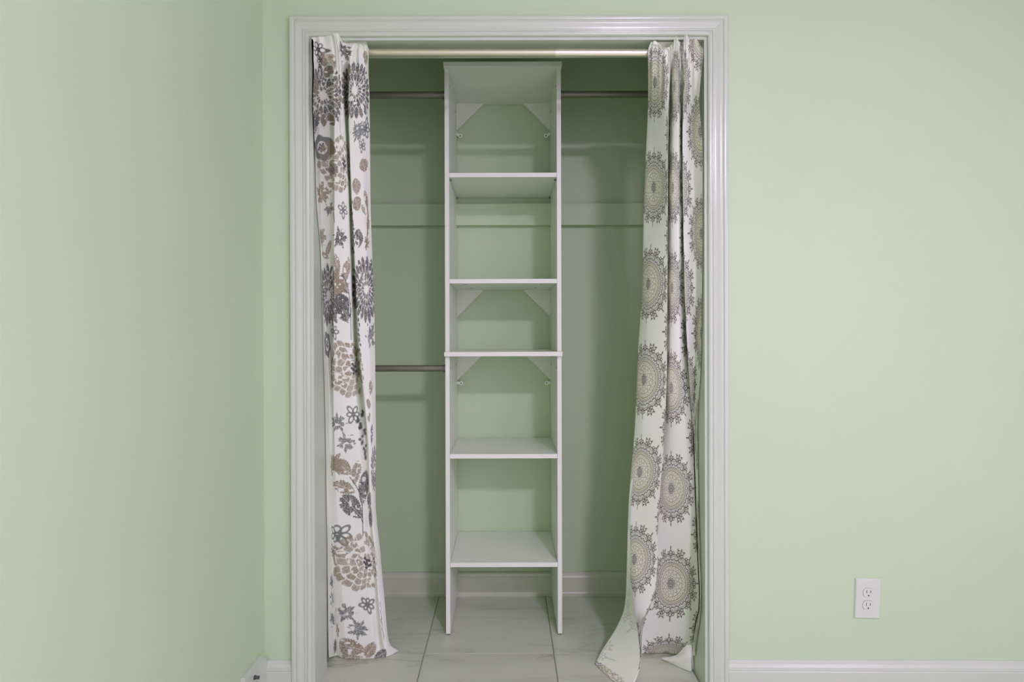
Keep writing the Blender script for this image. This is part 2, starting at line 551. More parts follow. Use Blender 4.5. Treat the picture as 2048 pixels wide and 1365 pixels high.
for x in (xl + PT / 2, xr - PT / 2):
    for y in (FY + 0.006, 2.50):
        bm = bmesh.new(); add_box(bm, x - 0.0072, x + 0.0072, y, y + 0.022, 0.0, 0.005)
        finish('foot', bm, m_dark, tower)

# ------------------------------------------------------------------ hanging rods
def hanging_rod(x0, x1, y, z, r, label, cup_at, group):
    t = thing('hanging_rod', label, 'closet rod', ((x0 + x1) / 2, y, z), group)
    bm = bmesh.new(); add_tube(bm, (x0, y, z), (x1, y, z), r, 28)
    finish('tube', bm, m_bronze, t, smooth=True)
    for x, s in ((x0, 1), (x1, -1)):
        big = abs(x - cup_at) < 0.05
        bm = bmesh.new()
        add_tube(bm, (x, y, z - 0.0005), (x + s * 0.010, y, z - 0.0005), r + 0.0022, 28)
        c = finish('end_cup', bm, m_bronze_cup, t, smooth=True)
        bm = bmesh.new(); add_box(bm, x, x + s * 0.006, y - 0.006, y + 0.006, z - r - 0.006, z - r + 0.001)
        finish('cup_lug', bm, m_bronze_cup, c)
    return t


RODY = 2.262
hanging_rod(CLX, xl - 0.0002, RODY, 2.0000, 0.0126, 'dull metal hanging rod high up between the floral curtain and the shelf tower', xl, 'metal hanging rods in the closet')
hanging_rod(xr + 0.0002, CRX, RODY, 2.0005, 0.0122, 'dull metal hanging rod high up between the shelf tower and the medallion curtain', xr, 'metal hanging rods in the closet')
hanging_rod(CLX, xl - 0.0002, RODY, 0.9785, 0.0122, 'dull metal hanging rod at mid height left of the shelf tower', xl, 'metal hanging rods in the closet')

# ------------------------------------------------------------------ curtain rod
CRY = 1.892
CRZ0, CRZ1 = 1.9870, 1.9815    # height at the left and right ends
CR = 0.0125
rod = thing('curtain_rod', 'satin metal tension rod across the top of the closet opening', 'curtain rod', (0, CRY, 1.985))


def rz(x):
    return CRZ0 + (CRZ1 - CRZ0) * (x - OL) / (OR - OL)


SEAM = 0.153
bm = bmesh.new(); add_tube(bm, (OL + 0.004, CRY, rz(OL)), (SEAM, CRY, rz(SEAM)), CR - 0.0006, 36)
finish('inner_tube', bm, m_rod_l, rod, smooth=True)
bm = bmesh.new(); add_tube(bm, (SEAM, CRY, rz(SEAM)), (OR - 0.004, CRY, rz(OR)), CR + 0.0002, 36)
finish('outer_tube', bm, m_rod_r, rod, smooth=True)
for x, s in ((OL, 1), (OR, -1)):
    bm = bmesh.new(); add_tube(bm, (x, CRY, rz(x)), (x + s * 0.012, CRY, rz(x)), CR + 0.003, 28)
    finish('rubber_end', bm, m_plastic, rod, smooth=True)

# ------------------------------------------------------------------ outlet
ox, _, oz = unproject(1734.0, 1197.0, WALL_Y)
ox, oz = float(ox), float(oz)
outlet = thing('electrical_outlet', 'white duplex electrical outlet set slightly crooked in the right wall', 'outlet', (ox, WALL_Y, oz))
outlet.rotation_euler = (0, math.radians(2.0), 0)


def local(o, x=0.0, y=0.0, z=0.0):
    o.matrix_parent_inverse = Matrix.Identity(4)
    return o


bm = bmesh.new()
PW, PH = 0.0395, 0.0620
base = [(-PW, -PH), (PW, -PH), (PW, PH), (-PW, PH)]
A = [bm.verts.new((x, 0.0, z)) for x, z in base]
B = [bm.verts.new((x, -0.0025, z)) for x, z in base]
C = [bm.verts.new((x * 0.93, -0.0062, z * 0.955)) for x, z in base]
for P, Q in ((A, B), (B, C)):
    for i in range(4): bm.faces.new((P[i], P[(i + 1) % 4], Q[(i + 1) % 4], Q[i]))
bm.faces.new(C); bm.faces.new(A[::-1])
local(finish('cover_plate', bm, m_plastic, outlet, bevel=0.0009))
for dz in (0.0195, -0.0195):
    bm = bmesh.new()
    pts = []
    for i in range(40):
        a = 2 * math.pi * i / 40
        x = 0.0168 * math.cos(a); z = 0.0168 * math.sin(a)
        pts.append((max(-0.0168, min(0.0168, x)), max(-0.0138, min(0.0138, z)) + dz))
    add_prism(bm, pts, 'Y', -0.0080, -0.0060)
    rc = local(finish('receptacle', bm, m_plastic, outlet))
    # dark gap ring round the receptacle
    bm = bmesh.new()
    pts2 = [(x * 1.045, (z - dz) * 1.05 + dz) for x, z in pts]
    add_prism(bm, pts2, 'Y', -0.00640, -0.0060)
    local(finish('gap', bm, m_hole, rc))
    for sx, h in ((-0.0062, 0.0046), (0.0062, 0.0038)):
        bm = bmesh.new(); add_box(bm, sx - 0.0009, sx + 0.0009, -0.0082, -0.0078, dz + 0.0035 - h, dz + 0.0035 + h)
        local(finish('slot', bm, m_dark, rc))
    bm = bmesh.new(); add_tube(bm, (0.0, -0.0078, dz - 0.0083), (0.0, -0.0082, dz - 0.0083), 0.0023, 16)
    local(finish('ground_hole', bm, m_dark, rc))
bm = bmesh.new(); add_tube(bm, (0, -0.0060, 0), (0, -0.0070, 0), 0.0024, 16)
local(finish('screw', bm, m_plastic, outlet))

# ------------------------------------------------------------------ stub on the corner board
sx, _, sz = unproject(513.0, 1356.0, 1.765)
stub = thing('cable_connector', 'small dark threaded metal connector sticking out of the white corner board', 'connector', (LX + 0.012, 1.765, float(sz)))
bm = bmesh.new()
add_tube(bm, (LX + 0.011, 1.765, float(sz)), (LX + 0.026, 1.765, float(sz)), 0.0047, 18)
finish('threaded_barrel', bm, m_steel, stub)
bm = bmesh.new(); add_tube(bm, (LX + 0.0118, 1.765, float(sz)), (LX + 0.0150, 1.765, float(sz)), 0.0068, 6)
finish('hex_nut', bm, m_steel, stub)

# ------------------------------------------------------------------ curtains
def pchip(x, y, xq):
    """monotone cubic interpolation along axis 0"""
    x = np.asarray(x, float); y = np.asarray(y, float)
    h = np.diff(x); sh = (-1,) + (1,) * (y.ndim - 1)
    d = np.diff(y, axis=0) / h.reshape(sh)
    m = np.zeros_like(y)
    w1 = (2 * h[1:] + h[:-1]).reshape(sh); w2 = (h[1:] + 2 * h[:-1]).reshape(sh)
    ok = d[:-1] * d[1:] > 0
    with np.errstate(divide='ignore', invalid='ignore'):
        mm = (w1 + w2) / (w1 / d[:-1] + w2 / d[1:])
    m[1:-1] = np.where(ok, mm, 0.0)
    m[0] = d[0]; m[-1] = d[-1]
    k = np.clip(np.searchsorted(x, xq, side='right') - 1, 0, len(x) - 2)
    s = ((xq - x[k]) / h[k]).reshape(sh); hk = h[k].reshape(sh)
    return ((2 * s**3 - 3 * s**2 + 1) * y[k] + (s**3 - 2 * s**2 + s) * hk * m[k]
            + (-2 * s**3 + 3 * s**2) * y[k + 1] + (s**3 - s**2) * hk * m[k + 1])


class Sheet:
    """a folded cloth: control rows (nominal height) by control columns (across the cloth)"""
    def __init__(self, heights, u, px, py, Y, seg_n, row_step):
        u = np.asarray(u, float); heights = np.asarray(heights, float)
        uf = np.concatenate([np.linspace(u[i], u[i + 1], seg_n[i], endpoint=False) for i in range(len(u) - 1)] + [[u[-1]]])
        nr = int((heights[-1] - heights[0]) / row_step) + 1
        hf = np.linspace(heights[0], heights[-1], nr)
        def fine(a):
            a = pchip(heights, np.asarray(a, float), hf)       # rows
            return pchip(u, a.T, uf).T                          # columns
        self.px, self.py, self.Y = fine(px), fine(py), fine(Y)
        self.U, self.V = np.meshgrid(uf * 625.0, hf)            # cloth coordinates in units of about 1.6 mm
        self.shape = self.px.shape
        self.rgb = None

    def wrinkle(self, amp, seed):
        r = np.random.default_rng(seed)
        n = np.zeros(self.shape)
        for _ in range(26):
            fu, fv = r.normal(0, 0.035), r.normal(0, 0.030)
            n += np.sin(self.U * fu + self.V * fv + r.uniform(0, 6.28)) * r.uniform(0.3, 1)
        self.Y = self.Y + amp * n / 5.0

    def gather(self, y0, y1, amp, freq, seed):
        r = np.random.default_rng(seed)
        a = amp * (1 - smooth01(self.V, y0, y1))
        n = sum(np.sin(self.U * freq * k + r.uniform(0, 6.28) + self.V * r.normal(0, 0.012)) * w for k, w in ((1, .6), (1.7, .5), (2.6, .35)))
        self.Y = self.Y + a * n
        self.py = self.py + (self.V < 100) * 0.9 * n

    def points(self):
        return unproject(self.px, self.py, self.Y)

    def find(self, x, y):
        d = (self.px - x) ** 2 + (self.py - y) ** 2
        near = d < max(9.0, d.min() * 1.5)
        c = np.where(near, self.Y + d * 2e-4, 1e9)
        k = np.unravel_index(np.argmin(c), c.shape)
        return self.U[k], self.V[k]


def smooth01(x, a, b):
    t = np.clip((x - a) / (b - a), 0, 1)
    return t * t * (3 - 2 * t)


def fillm(sd, aa=0.9):
    return 1 - smooth01(sd, -aa, aa)


def linem(d, w, aa=0.8):
    return 1 - smooth01(np.abs(d), w / 2 - aa * 0.5, w / 2 + aa * 0.8)


def hash01(i, j):
    v = np.sin(i * 12.9898 + j * 78.233) * 43758.5453
    return v - np.floor(v)


def vnoise(x, y):
    xi, yi = np.floor(x), np.floor(y)
    fx, fy = x - xi, y - yi
    fx = fx * fx * (3 - 2 * fx); fy = fy * fy * (3 - 2 * fy)
    a, b, c, d = hash01(xi, yi), hash01(xi + 1, yi), hash01(xi, yi + 1), hash01(xi + 1, yi + 1)
    return (a * (1 - fx) + b * fx) * (1 - fy) + (c * (1 - fx) + d * fx) * fy


class Print:
    def __init__(self, sheet, ground):
        self.s = sheet
        self.c = np.empty(sheet.shape + (3,)); self.c[:] = ground
        self.speck = vnoise(sheet.U * 0.9, sheet.V * 0.9)
        self.patch = vnoise(sheet.U * 0.16 + 5, sheet.V * 0.16)

    def put(self, idx, a, col):
        a = np.clip(a, 0, 1)[..., None]
        self.c[idx] = self.c[idx] * (1 - a) + np.array(col) * a

    def window(self, cu, cv, R, rot=0.0, sx=1.0, sy=1.0):
        U, V = self.s.U, self.s.V
        c = np.abs(U[0] - cu) < R * max(1, sx); r = np.abs(V[:, 0] - cv) < R * max(1, sy)
        if not c.any() or not r.any(): return None
        c = np.where(c)[0]; r = np.where(r)[0]
        idx = (slice(r[0], r[-1] + 1), slice(c[0], c[-1] + 1))
        x, y = (U[idx] - cu) / sx, (V[idx] - cv) / sy
        co, si = math.cos(rot), math.sin(rot)
        return idx, x * co + y * si, -x * si + y * co

    def mottled(self, idx, a, strength=0.45, hole=0.0):
        a = a * (1 - strength * (self.speck[idx] > 0.55))
        if hole > 0:
            a = a * (1 - smooth01(self.patch[idx], 0.78 - hole, 0.86 - hole))
        return a

    # ---- floral motifs
    def leaf(self, p, L, W, deg, col, hole=0.05, serr=0.8):
        u, v = self.s.find(*p) if len(p) == 2 else p[:2]
        w = self.window(u, v, L * 0.75, math.radians(deg))
        if w is None: return
        idx, x, y = w
        t = np.clip(x / (L / 2), -1, 1)
        half = W / 2 * np.power(np.clip(1 - np.abs(t) ** 1.9, 0, 1), 0.85) * (1 - 0.22 * t)
        half = half + serr * np.sin(x * 1.3) * (half > 1)
        sd = np.maximum(np.abs(y) - half, np.abs(x) - L / 2)
        a = self.mottled(idx, fillm(sd), 0.38, hole)
        a = a * (1 - 0.5 * linem(y, 1.0))
        self.put(idx, a, col)

    def stem(self, pts, col, w=1.3):
        q = [self.s.find(*p) for p in pts]
        for (u0, v0), (u1, v1) in zip(q[:-1], q[1:]):
            L = math.hypot(u1 - u0, v1 - v0)
            if L < 0.5 or L > 90: continue
            ww = self.window((u0 + u1) / 2, (v0 + v1) / 2, L * 0.7 + 3, math.atan2(v1 - v0, u1 - u0))
            if ww is None: continue
            idx, x, y = ww
            d = np.hypot(np.maximum(np.abs(x) - L / 2, 0), y)
            self.put(idx, linem(d, w * 1.2), col)

    def dahlia(self, p, R, col, dark, rings=4, off=(0.2, 0.0), seed=1):
        u, v = self.s.find(*p)
        w = self.window(u, v, R * 1.2)
        if w is None: return
        idx, x, y = w
        ox_, oy_ = off[0] * R, off[1] * R
        X, Y = x - ox_, y - oy_
        r = np.hypot(X, Y); th = np.arctan2(Y, X)
        # distance to the rim in this direction for an off-centre heart
        b = X * ox_ + Y * oy_
        with np.errstate(divide='ignore', invalid='ignore'):
            cosb = np.where(r > 1e-6, b / r, 0)
        rim = -cosb + np.sqrt(np.maximum(cosb ** 2 - (ox_ ** 2 + oy_ ** 2) + R * R, 1))
        rr = r / rim * (1 + 0.05 * np.sin(5 * th + seed) + 0.04 * np.sin(9 * th + 2 * seed))
        a = np.zeros_like(r)
        for k in range(rings):
            n = 9 + 5 * k
            lo, hi = 0.14 + 0.86 * k / rings, 0.14 + 0.86 * (k + 1) / rings
            ph = th / (2 * math.pi) * n + 0.5 * (k % 2) + 0.13 * np.sin(3 * th + k + seed)
            cell = np.floor(ph); f = ph - cell - 0.5
            j = hash01(cell % n, k * 1.0 + seed)
            h2 = hi - 0.035 * j + 0.01
            s = (rr - lo) / (h2 - lo)
            arc = 2 * math.pi / n * r
            top = (1 - np.clip((s - 0.6) / 0.4, 0, 1) ** 2 * 0.6)
            sd1 = np.abs(f) * arc - (arc * 0.5 * top - 0.75)
            sd2 = np.maximum(lo - rr, rr - h2) * rim + 0.55
            a = np.maximum(a, fillm(np.maximum(sd1, sd2), 0.8) * (0.8 + 0.2 * j) * (hash01(cell % n, k + 7.7) > 0.06))
        a = self.mottled(idx, a, 0.33, 0.06)
        self.put(idx, a, col)
        # dark seeds in the heart
        for i in range(9):
            t = i * 2.4; q = 0.035 * R * math.sqrt(i) * 1.5
            d = np.hypot(X - q * math.cos(t), Y - q * math.sin(t) * 1.3) - 0.055 * R
            self.put(idx, fillm(d, 0.7), dark)

    def spiky(self, p, R, col, n=22, seed=2, ysc=1.0, tint=None):
        u, v = self.s.find(*p)
        w = self.window(u, v, R * 1.15, 0.0, 1.0, ysc)
        if w is None: return
        idx, x, y = w
        r = np.hypot(x, y); th = np.arctan2(y, x)
        for k, (lo, hi, nn) in enumerate(((0.10, 0.42, int(n * 0.6)), (0.26, 0.80, int(n * 0.85)), (0.52, 1.06, n))):
            ph = th / (2 * math.pi) * nn + 0.5 * (k == 1) + 0.10 * np.sin(4 * th + seed)
            cell = np.floor(ph); f = ph - cell - 0.5
            j = hash01(cell % nn, k + seed * 3.1)
            l2, h2 = (lo + 0.07 * j) * R, (hi - 0.16 * hash01(cell % nn, k + 9 + seed)) * R
            s = np.clip((r - l2) / (h2 - l2), 0, 1)
            half = np.minimum(2 * math.pi / nn * r * 0.5 - 0.45, R * 0.115) * np.power(np.sin(np.pi * np.clip(s, 0.02, 0.98) ** 0.8), 0.55)
            sd = np.maximum(np.abs(f) * 2 * math.pi / nn * r - half, np.maximum(l2 - r, r - h2))
            self.put(idx, fillm(sd - 1.3, 0.8) * 0.9, GROUND)
            a = self.mottled(idx, fillm(sd, 0.8), 0.35, 0.02)
            c = np.array(col)
            self.put(idx, a, c)
            if tint is not None:
                self.put(idx, a * (j > 0.72) * 0.7, tint)

    def daisy(self, p, R, col, n=7, rot=0.3, wid=2.2):
        u, v = self.s.find(*p)
        w = self.window(u, v, R * 1.15)
        if w is None: return
        idx, x, y = w
        for k in range(n):
            t = rot + 2 * math.pi * k / n
            X = x * math.cos(t) + y * math.sin(t); Y = -x * math.sin(t) + y * math.cos(t)
            L = R * (0.82 + 0.18 * math.sin(k * 2.3))
            d = (np.hypot((X - 0.58 * L) / (0.40 * L), Y / (0.20 * R)) - 1) * 0.22 * R
            self.put(idx, linem(d, wid) * 0.9, col)
        self.put(idx, linem(np.hypot(x, y) - 0.10 * R, wid * 0.8), col)

    def splotch(self, p, R, col, seed=1.0, hole=0.12, lobes=6):
        u, v = self.s.find(*p)
        w = self.window(u, v, R * 1.25)
        if w is None: return
        idx, x, y = w
        r = np.hypot(x, y); th = np.arctan2(y, x)
        rim = R * (0.72 + 0.17 * np.sin(lobes * th + seed) + 0.12 * np.sin((lobes + 5) * th + 3 * seed) + 0.06 * np.sin(23 * th))
        self.put(idx, self.mottled(idx, fillm(r - rim), 0.40, hole), col)

    def poppy(self, p, R, col, dark):
        u, v = self.s.find(*p)
        w = self.window(u, v, R * 1.2)
        if w is None: return
        idx, x, y = w
        r = np.hypot(x, y); th = np.arctan2(y, x)
        rim = R * (0.90 + 0.08 * np.sin(6 * th))
        self.put(idx, fillm(np.maximum(r - rim, 0.48 * R - r)) * 0.95, col)
        for i in range(11):
            t = i * 2.4; q = 0.10 * R * math.sqrt(i)
            self.put(idx, fillm(np.hypot(x - q * math.cos(t), y - q * math.sin(t)) - 0.085 * R, 0.7), dark)

    def cluster(self, p, W, H, col, n=12, seed=3):
        r = np.random.default_rng(seed)
        u, v = self.s.find(*p)
        for i in range(n):
            w = self.window(u + r.uniform(-W, W), v + (i / (n - 1) - 0.5) * 2 * H, 12, r.uniform(0, 3))
            if w is None: continue
            idx, x, y = w
            a, b = r.uniform(3.2, 6.0), r.uniform(2.6, 4.2)
            self.put(idx, self.mottled(idx, fillm((np.hypot(x / a, y / b) - 1) * b), 0.35, 0.0), col)

    # ---- medallion
    def medallion(self, u, v, R, ink, beige, fill):
        w = self.window(u, v, R * 1.08)
        if w is None: return
        idx, x, y = w
        k = R / 78.0
        x = x / k; y = y / k
        r = np.hypot(x, y); th = np.arctan2(y, x)
        P = lambda a, c: self.put(idx, a, c)
        P(fillm(r - 42) * fillm(13 - r) * 0.22, fill)
        # heart: dark double star
        P(linem(r - (4.5 + 1.6 * np.cos(8 * th)), 1.5), ink)
        P(linem(r - (9.5 + 2.6 * np.abs(np.cos(6 * th))), 1.6), ink)
        P(linem(r - 2.0, 1.6), ink)
        P(linem(np.sin(12 * th) * r / 12, 0.9) * fillm(np.abs(r - 7.5) - 2.5), ink)
        # beige lace
        P(linem(r - 15.5, 1.3) * 0.8, beige)
        tri = np.abs(((th / (2 * math.pi) * 14) % 1) - 0.5) * 2
        P(linem(r - (17.5 + 9 * tri), 1.7) * 0.9, beige)
        P(linem(r - (19 + 4 * tri), 1.2) * 0.8, beige)
        P(linem(r - 28.0, 1.5) * 0.9, beige)
        tri2 = np.abs(((th / (2 * math.pi) * 28 + 0.25) % 1) - 0.5) * 2
        P(linem(r - (30 + 4.5 * tri2), 1.4) * 0.85, beige)
        P(linem(r - 36.5, 2.2) * 0.95, beige)
        P(linem(r - 40.5, 1.6) * 0.95, beige)
        # dark rings with beads
        P(linem(r - 43.5, 1.4), ink)
        fb = ((th / (2 * math.pi) * 64) % 1) - 0.5
        arc = 2 * math.pi / 64 * r
        P(fillm(np.hypot(fb * arc, r - 46.8) - 1.25, 0.6), ink)
        P(linem(r - (49.8 + 0.9 * np.cos(32 * th)), 1.9), ink)
        # scalloped border
        n = 16
        ph = th / (2 * math.pi) * n
        f = ((ph) % 1) - 0.5
        sc = np.sqrt(np.clip(1 - (2 * f) ** 2, 0, 1))
        P(linem(r - (52.0 + 8.5 * sc), 1.7), ink)
        P(linem(r - (51.0 + 6.0 * sc), 1.1) * 0.9, ink)
        hatch = linem(((ph * 7) % 1 - 0.5) * (2 * math.pi / (n * 7)) * r, 0.9)
        P(hatch * fillm(np.maximum(r - (50.5 + 5.4 * sc), 52.0 - r), 0.6) * 0.85, ink)
        # tips: drops with a stem and curled sprigs, turn about
        g = ((ph + 0.5) % 1) - 0.5
        sec = np.floor(ph + 0.5) % 2
        a = g * 2 * math.pi / n * r
        drop = (sec == 0)
        P(linem((np.hypot(a / 4.2, (r - 62.5) / 5.2) - 1) * 4.2, 1.6) * drop, ink)
        P(fillm(np.hypot(a / 1.5, (r - 62) / 2.2) - 1, 0.5) * drop, ink)
        P(linem(a, 1.9) * fillm(np.abs(r - 71.5) - 4.5) * drop, ink)
        P(fillm(np.hypot(a / 1.5, (r - 74.5) / 3.2) - 1, 0.5) * drop, ink)
        for s in (-1, 1):
            P(linem(np.hypot(a - s * 7.4, r - 63.5) - 2.6, 1.4) * drop, ink)
        ns = (sec == 1)
        aa_ = np.abs(a)
        P(linem(a, 1.5) * fillm(np.abs(r - 63) - 6) * ns, ink)
        P(linem(np.hypot(aa_ - 4.6, r - 61.0) - 2.9, 1.5) * ns, ink)
        P(linem(np.hypot(aa_ - 5.0, r - 68.0) - 3.0, 1.5) * ns * (1 - fillm(aa_ - 3.0) * (r > 68)), ink)
        P(fillm(np.hypot(a / 1.7, (r - 72.5) / 3.4) - 1, 0.5) * ns, ink)
        X1 = (aa_ - 8.0) * 0.8 + (r - 71.5) * 0.6; Y1 = -(aa_ - 8.0) * 0.6 + (r - 71.5) * 0.8
        P(fillm(np.hypot(X1 / 2.8, Y1 / 1.4) - 1, 0.5) * ns, ink)


def build_cloth(sheet, pr, name, mat, parent, clampL=None, clampR=None):
    X, Y, Z = sheet.points()
    # keep the cloth between the jambs
    if clampL is not None or clampR is not None:
        rx = X / Y
        if clampL is not None:
            Ymax = np.where(rx < 0, clampL / np.minimum(rx, -1e-6), 9)
            Y2 = np.minimum(Y, np.maximum(Ymax, 1.80))
        else:
            Ymax = np.where(rx > 0, clampR / np.maximum(rx, 1e-6), 9)
            Y2 = np.minimum(Y, np.maximum(Ymax, 1.80))
        X, Y, Z = unproject(sheet.px, sheet.py, Y2)
    Z = np.maximum(Z, 0.0022 + 0.0 * Z)
    nr, nc = sheet.shape
    co = np.stack([X, Y, Z], -1).reshape(-1, 3)
    i = np.arange(nr * nc).reshape(nr, nc)
    q = np.stack([i[1:, :-1], i[1:, 1:], i[:-1, 1:], i[:-1, :-1]], -1).reshape(-1, 4)
    me = bpy.data.meshes.new(name)
    me.vertices.add(len(co)); me.vertices.foreach_set('co', co.astype(np.float32).ravel())
    me.loops.add(q.size); me.loops.foreach_set('vertex_index', q.astype(np.int32).ravel())
    me.polygons.add(len(q))
    me.polygons.foreach_set('loop_start', np.arange(0, q.size, 4, dtype=np.int32))
    me.polygons.foreach_set('use_smooth', np.ones(len(q), bool))
    me.update(calc_edges=True)
    at = me.color_attributes.new('print', 'FLOAT_COLOR', 'POINT')
    rgba = np.ones((nr * nc, 4), np.float32); rgba[:, :3] = pr.c.reshape(-1, 3)
    at.data.foreach_set('color', rgba.ravel())
    me.materials.append(mat)
    o = bpy.data.objects.new(name, me)
    COL.objects.link(o)
    o.parent = parent
    o.matrix_parent_inverse = Matrix.Translation(-parent.location)
    return o


m_cloth = cloth_material('printed_cotton')
GROUND = (0.81, 0.87, 0.735)
def ink(c):
    r, g, b = lin(c)
    return (r * 0.97, g * 1.09, b * 0.92)


GREY = ink((92, 90, 92))
GREY2 = ink((122, 124, 126))
TAN = ink((154, 136, 118))
MAUVE = ink((128, 116, 116))

# ---- floral curtain (left)
hl = [66, 78, 92, 104, 118, 135, 200, 300, 400, 500, 600, 700, 800, 900, 1000, 1100, 1200, 1290, 1318]
ul = [-0.06, 0.0, 0.085, 0.092, 0.170, 0.195, 0.215, 0.290, 0.335]
pxl = [
    [626, 622, 648, 660, 676, 688, 712, 724, 735],
    [627, 623, 648, 662, 678, 690, 708, 726, 736],
    [627, 623, 650, 664, 680, 692, 704, 726, 737],
    [627, 624, 651, 665, 682, 693, 702, 727, 737],
    [627, 624, 652, 665, 684, 694, 701, 728, 737],
    [628, 625, 654, 666, 685, 694, 700, 729, 737],
    [626, 624, 660, 668, 687, 693, 698, 731, 739],
    [630, 629, 661, 669, 692, 697, 700, 722, 740],
    [633, 635, 666, 669, 697, 701, 704, 727, 741],
    [641, 642, 666, 668, 700, 705, 709, 731, 744],
    [644, 647, 666, 668, 703, 709, 714, 735, 748],
    [647, 653, 666, 667, 706, 713, 719, 738, 750],
    [650, 658, 665, 667, 712, 723, 729, 742, 751],
    [652, 658, 665, 670, 718, 731, 737, 745, 752],
    [653, 657, 667, 674, 722, 734, 740, 746, 751],
    [655, 660, 672, 681, 731, 743, 749, 755, 760],
    [656, 665, 678, 686, 738, 750, 757, 763, 769],
    [657, 672, 685, 692, 746, 758, 766, 774, 780],
    [658, 674, 686, 693, 748, 762, 772, 784, 797],
]
pyl = np.repeat(np.array(hl, float)[:, None], 9, 1)
pyl[0] = [80, 75, 73, 70, 66, 86, 86, 87, 92]
pyl[1] = [84, 82, 81, 77, 76, 89, 90, 91, 96]
pyl[2] = [94, 93, 92, 90, 90, 96, 97, 97, 100]
pyl[3] = [104, 104, 104, 103, 103, 105, 106, 106, 107]
pyl[-1] = [1316, 1312, 1318, 1321, 1319, 1318, 1316, 1310, 1303]
fold = np.array([0.045, 0.010, 0.042, -0.022, -0.004, 0.075, -0.012, 0.000, 0.030])
low = np.array([0.040, 0.010, -0.006, -0.012, -0.010, 0.010, -0.004, 0.004, 0.020])
Yl = []
for i, h in enumerate(hl):
    t = min(max((h - 125) / (1316 - 125), 0), 1)
    base = 1.864 + (2.058 - 1.864) * t
    s = smooth01(np.array(float(h)), 620, 1000)
    f = fold * (1 - s) + low * s
    k = 0.12 if h < 125 else (0.45 if h < 150 else 1.0)
    Yl.append(base + f * k + (0.010 if h < 150 else 0.0) * np.clip(fold / 0.04, 0, 1) * 0)
Yl = np.array(Yl)
Yl[0] += np.array([-0.004, -0.006, -0.010, -0.012, -0.020, 0.004, -0.004, -0.012, -0.002])
Yl[1] += np.array([0, 0, -0.004, -0.006, -0.012, 0.004, 0.0, -0.004, 0])
Yl[-1] = [2.085, 2.070, 2.060, 2.052, 2.056, 2.060, 2.066, 2.080, 2.105]
SL = Sheet(hl, ul, pxl, pyl, Yl, [18, 50, 10, 64, 22, 12, 62, 34], 1.1)
SL.wrinkle(0.0018, 5); SL.gather(120, 290, 0.0045, 0.16, 3)
PL = Print(SL, GROUND)
# top to bottom
PL.splotch((690, 104), 24, GREY, 1.4, 0.16)
PL.daisy((634, 100), 22, GREY, 6, 0.2)
PL.daisy((640, 122), 16, GREY, 6, 0.9)
PL.leaf((655, 124), 44, 24, 82, TAN)
PL.leaf((677, 162), 44, 20, 80, MAUVE)
PL.leaf((672, 214), 42, 26, 115, GREY2)
PL.stem([(659, 150), (667, 175), (676, 205), (682, 235), (683, 266)], GREY)
PL.leaf((731, 115), 34, 26, 95, TAN)
PL.spiky((646, 192), 60, GREY, 22, 2, 1.05, TAN)
PL.spiky((712, 180), 58, GREY, 24, 4, 1.05, TAN)
PL.splotch((716, 264), 24, GREY2, 2.0, 0.10)
PL.daisy((733, 258), 22, GREY2, 8, 0.2, 2.8)
PL.daisy((727, 292), 15, GREY2, 6, 0.7, 2.2)
PL.poppy((646, 296), 28, GREY2, GREY)
PL.leaf((632, 250), 40, 20, 95, GREY)
PL.leaf((632, 175), 44, 18, 90, TAN)
PL.dahlia((683, 328), 56, TAN, GREY, 4, (0.26, 0.0), 1)
PL.leaf((730, 331), 28, 30, 70, TAN, 0.0)
PL.leaf((714, 373), 34, 34, 85, TAN, 0.0)
PL.leaf((715, 408), 30, 36, 60, TAN, 0.0)
PL.splotch((647, 388), 26, TAN, 3.0, 0.05, 5)
PL.splotch((664, 342), 15, MAUVE, 1.0, 0.1)
PL.stem([(735, 395), (739, 430), (738, 460), (735, 500)], TAN, 3.0)
PL.leaf((735, 400), 40, 14, 75, TAN); PL.leaf((730, 420), 30, 12, 50, TAN); PL.leaf((739, 450), 44, 12, 95, TAN)
PL.splotch((736, 486), 14, TAN, 1.2, 0.2)
PL.splotch((661, 418), 16, MAUVE, 2.0, 0.1); PL.stem([(664, 425), (669, 445)], GREY)
PL.daisy((688, 421), 18, GREY2, 6, 0.5, 2.4)
PL.cluster((703, 455), 6, 50, GREY, 14, 5)
PL.splotch((680, 476), 24, GREY, 0.8, 0.14)
PL.leaf((718, 478), 40, 36, 100, GREY, 0.03)
PL.splotch((646, 474), 22, TAN, 1.5, 0.12); PL.leaf((659, 500), 44, 14, 120, TAN); PL.leaf((652, 512), 34, 12, 20, TAN)
PL.stem([(646, 478), (648, 500), (650, 516)], TAN)
PL.spiky((660, 592), 66, GREY, 22, 7, 0.95, TAN)
PL.leaf((674, 530), 46, 18, 75, TAN); PL.leaf((695, 540), 56, 22, 105, TAN); PL.splotch((679, 573), 28, TAN, 1.0, 0.02, 3)
PL.leaf((688, 618), 66, 46, 62, GREY, 0.09)
PL.stem([(684, 548), (692, 560), (699, 580), (703, 605), (704, 640), (705, 680)], GREY)
PL.stem([(688, 578), (700, 588)], GREY)
PL.spiky((735, 580), 68, GREY, 24, 9, 0.95, MAUVE)
PL.daisy((668, 664), 18, GREY2, 6, 0.1, 2.4)
PL.leaf((709, 607), 16, 30, 10, GREY2, 0)
PL.poppy((657, 690), 28, GREY2, GREY)
PL.splotch((745, 672), 28, GREY2, 2.0, 0.15)
PL.cluster((719, 680), 3, 40, GREY, 9, 8)
PL.dahlia((695, 739), 56, TAN, GREY, 4, (0.30, 0.0), 3)
PL.leaf((744, 777), 32, 22, 110, TAN); PL.leaf((740, 809), 22, 34, 100, TAN, 0.0); PL.leaf((741, 835), 20, 30, 70, TAN)
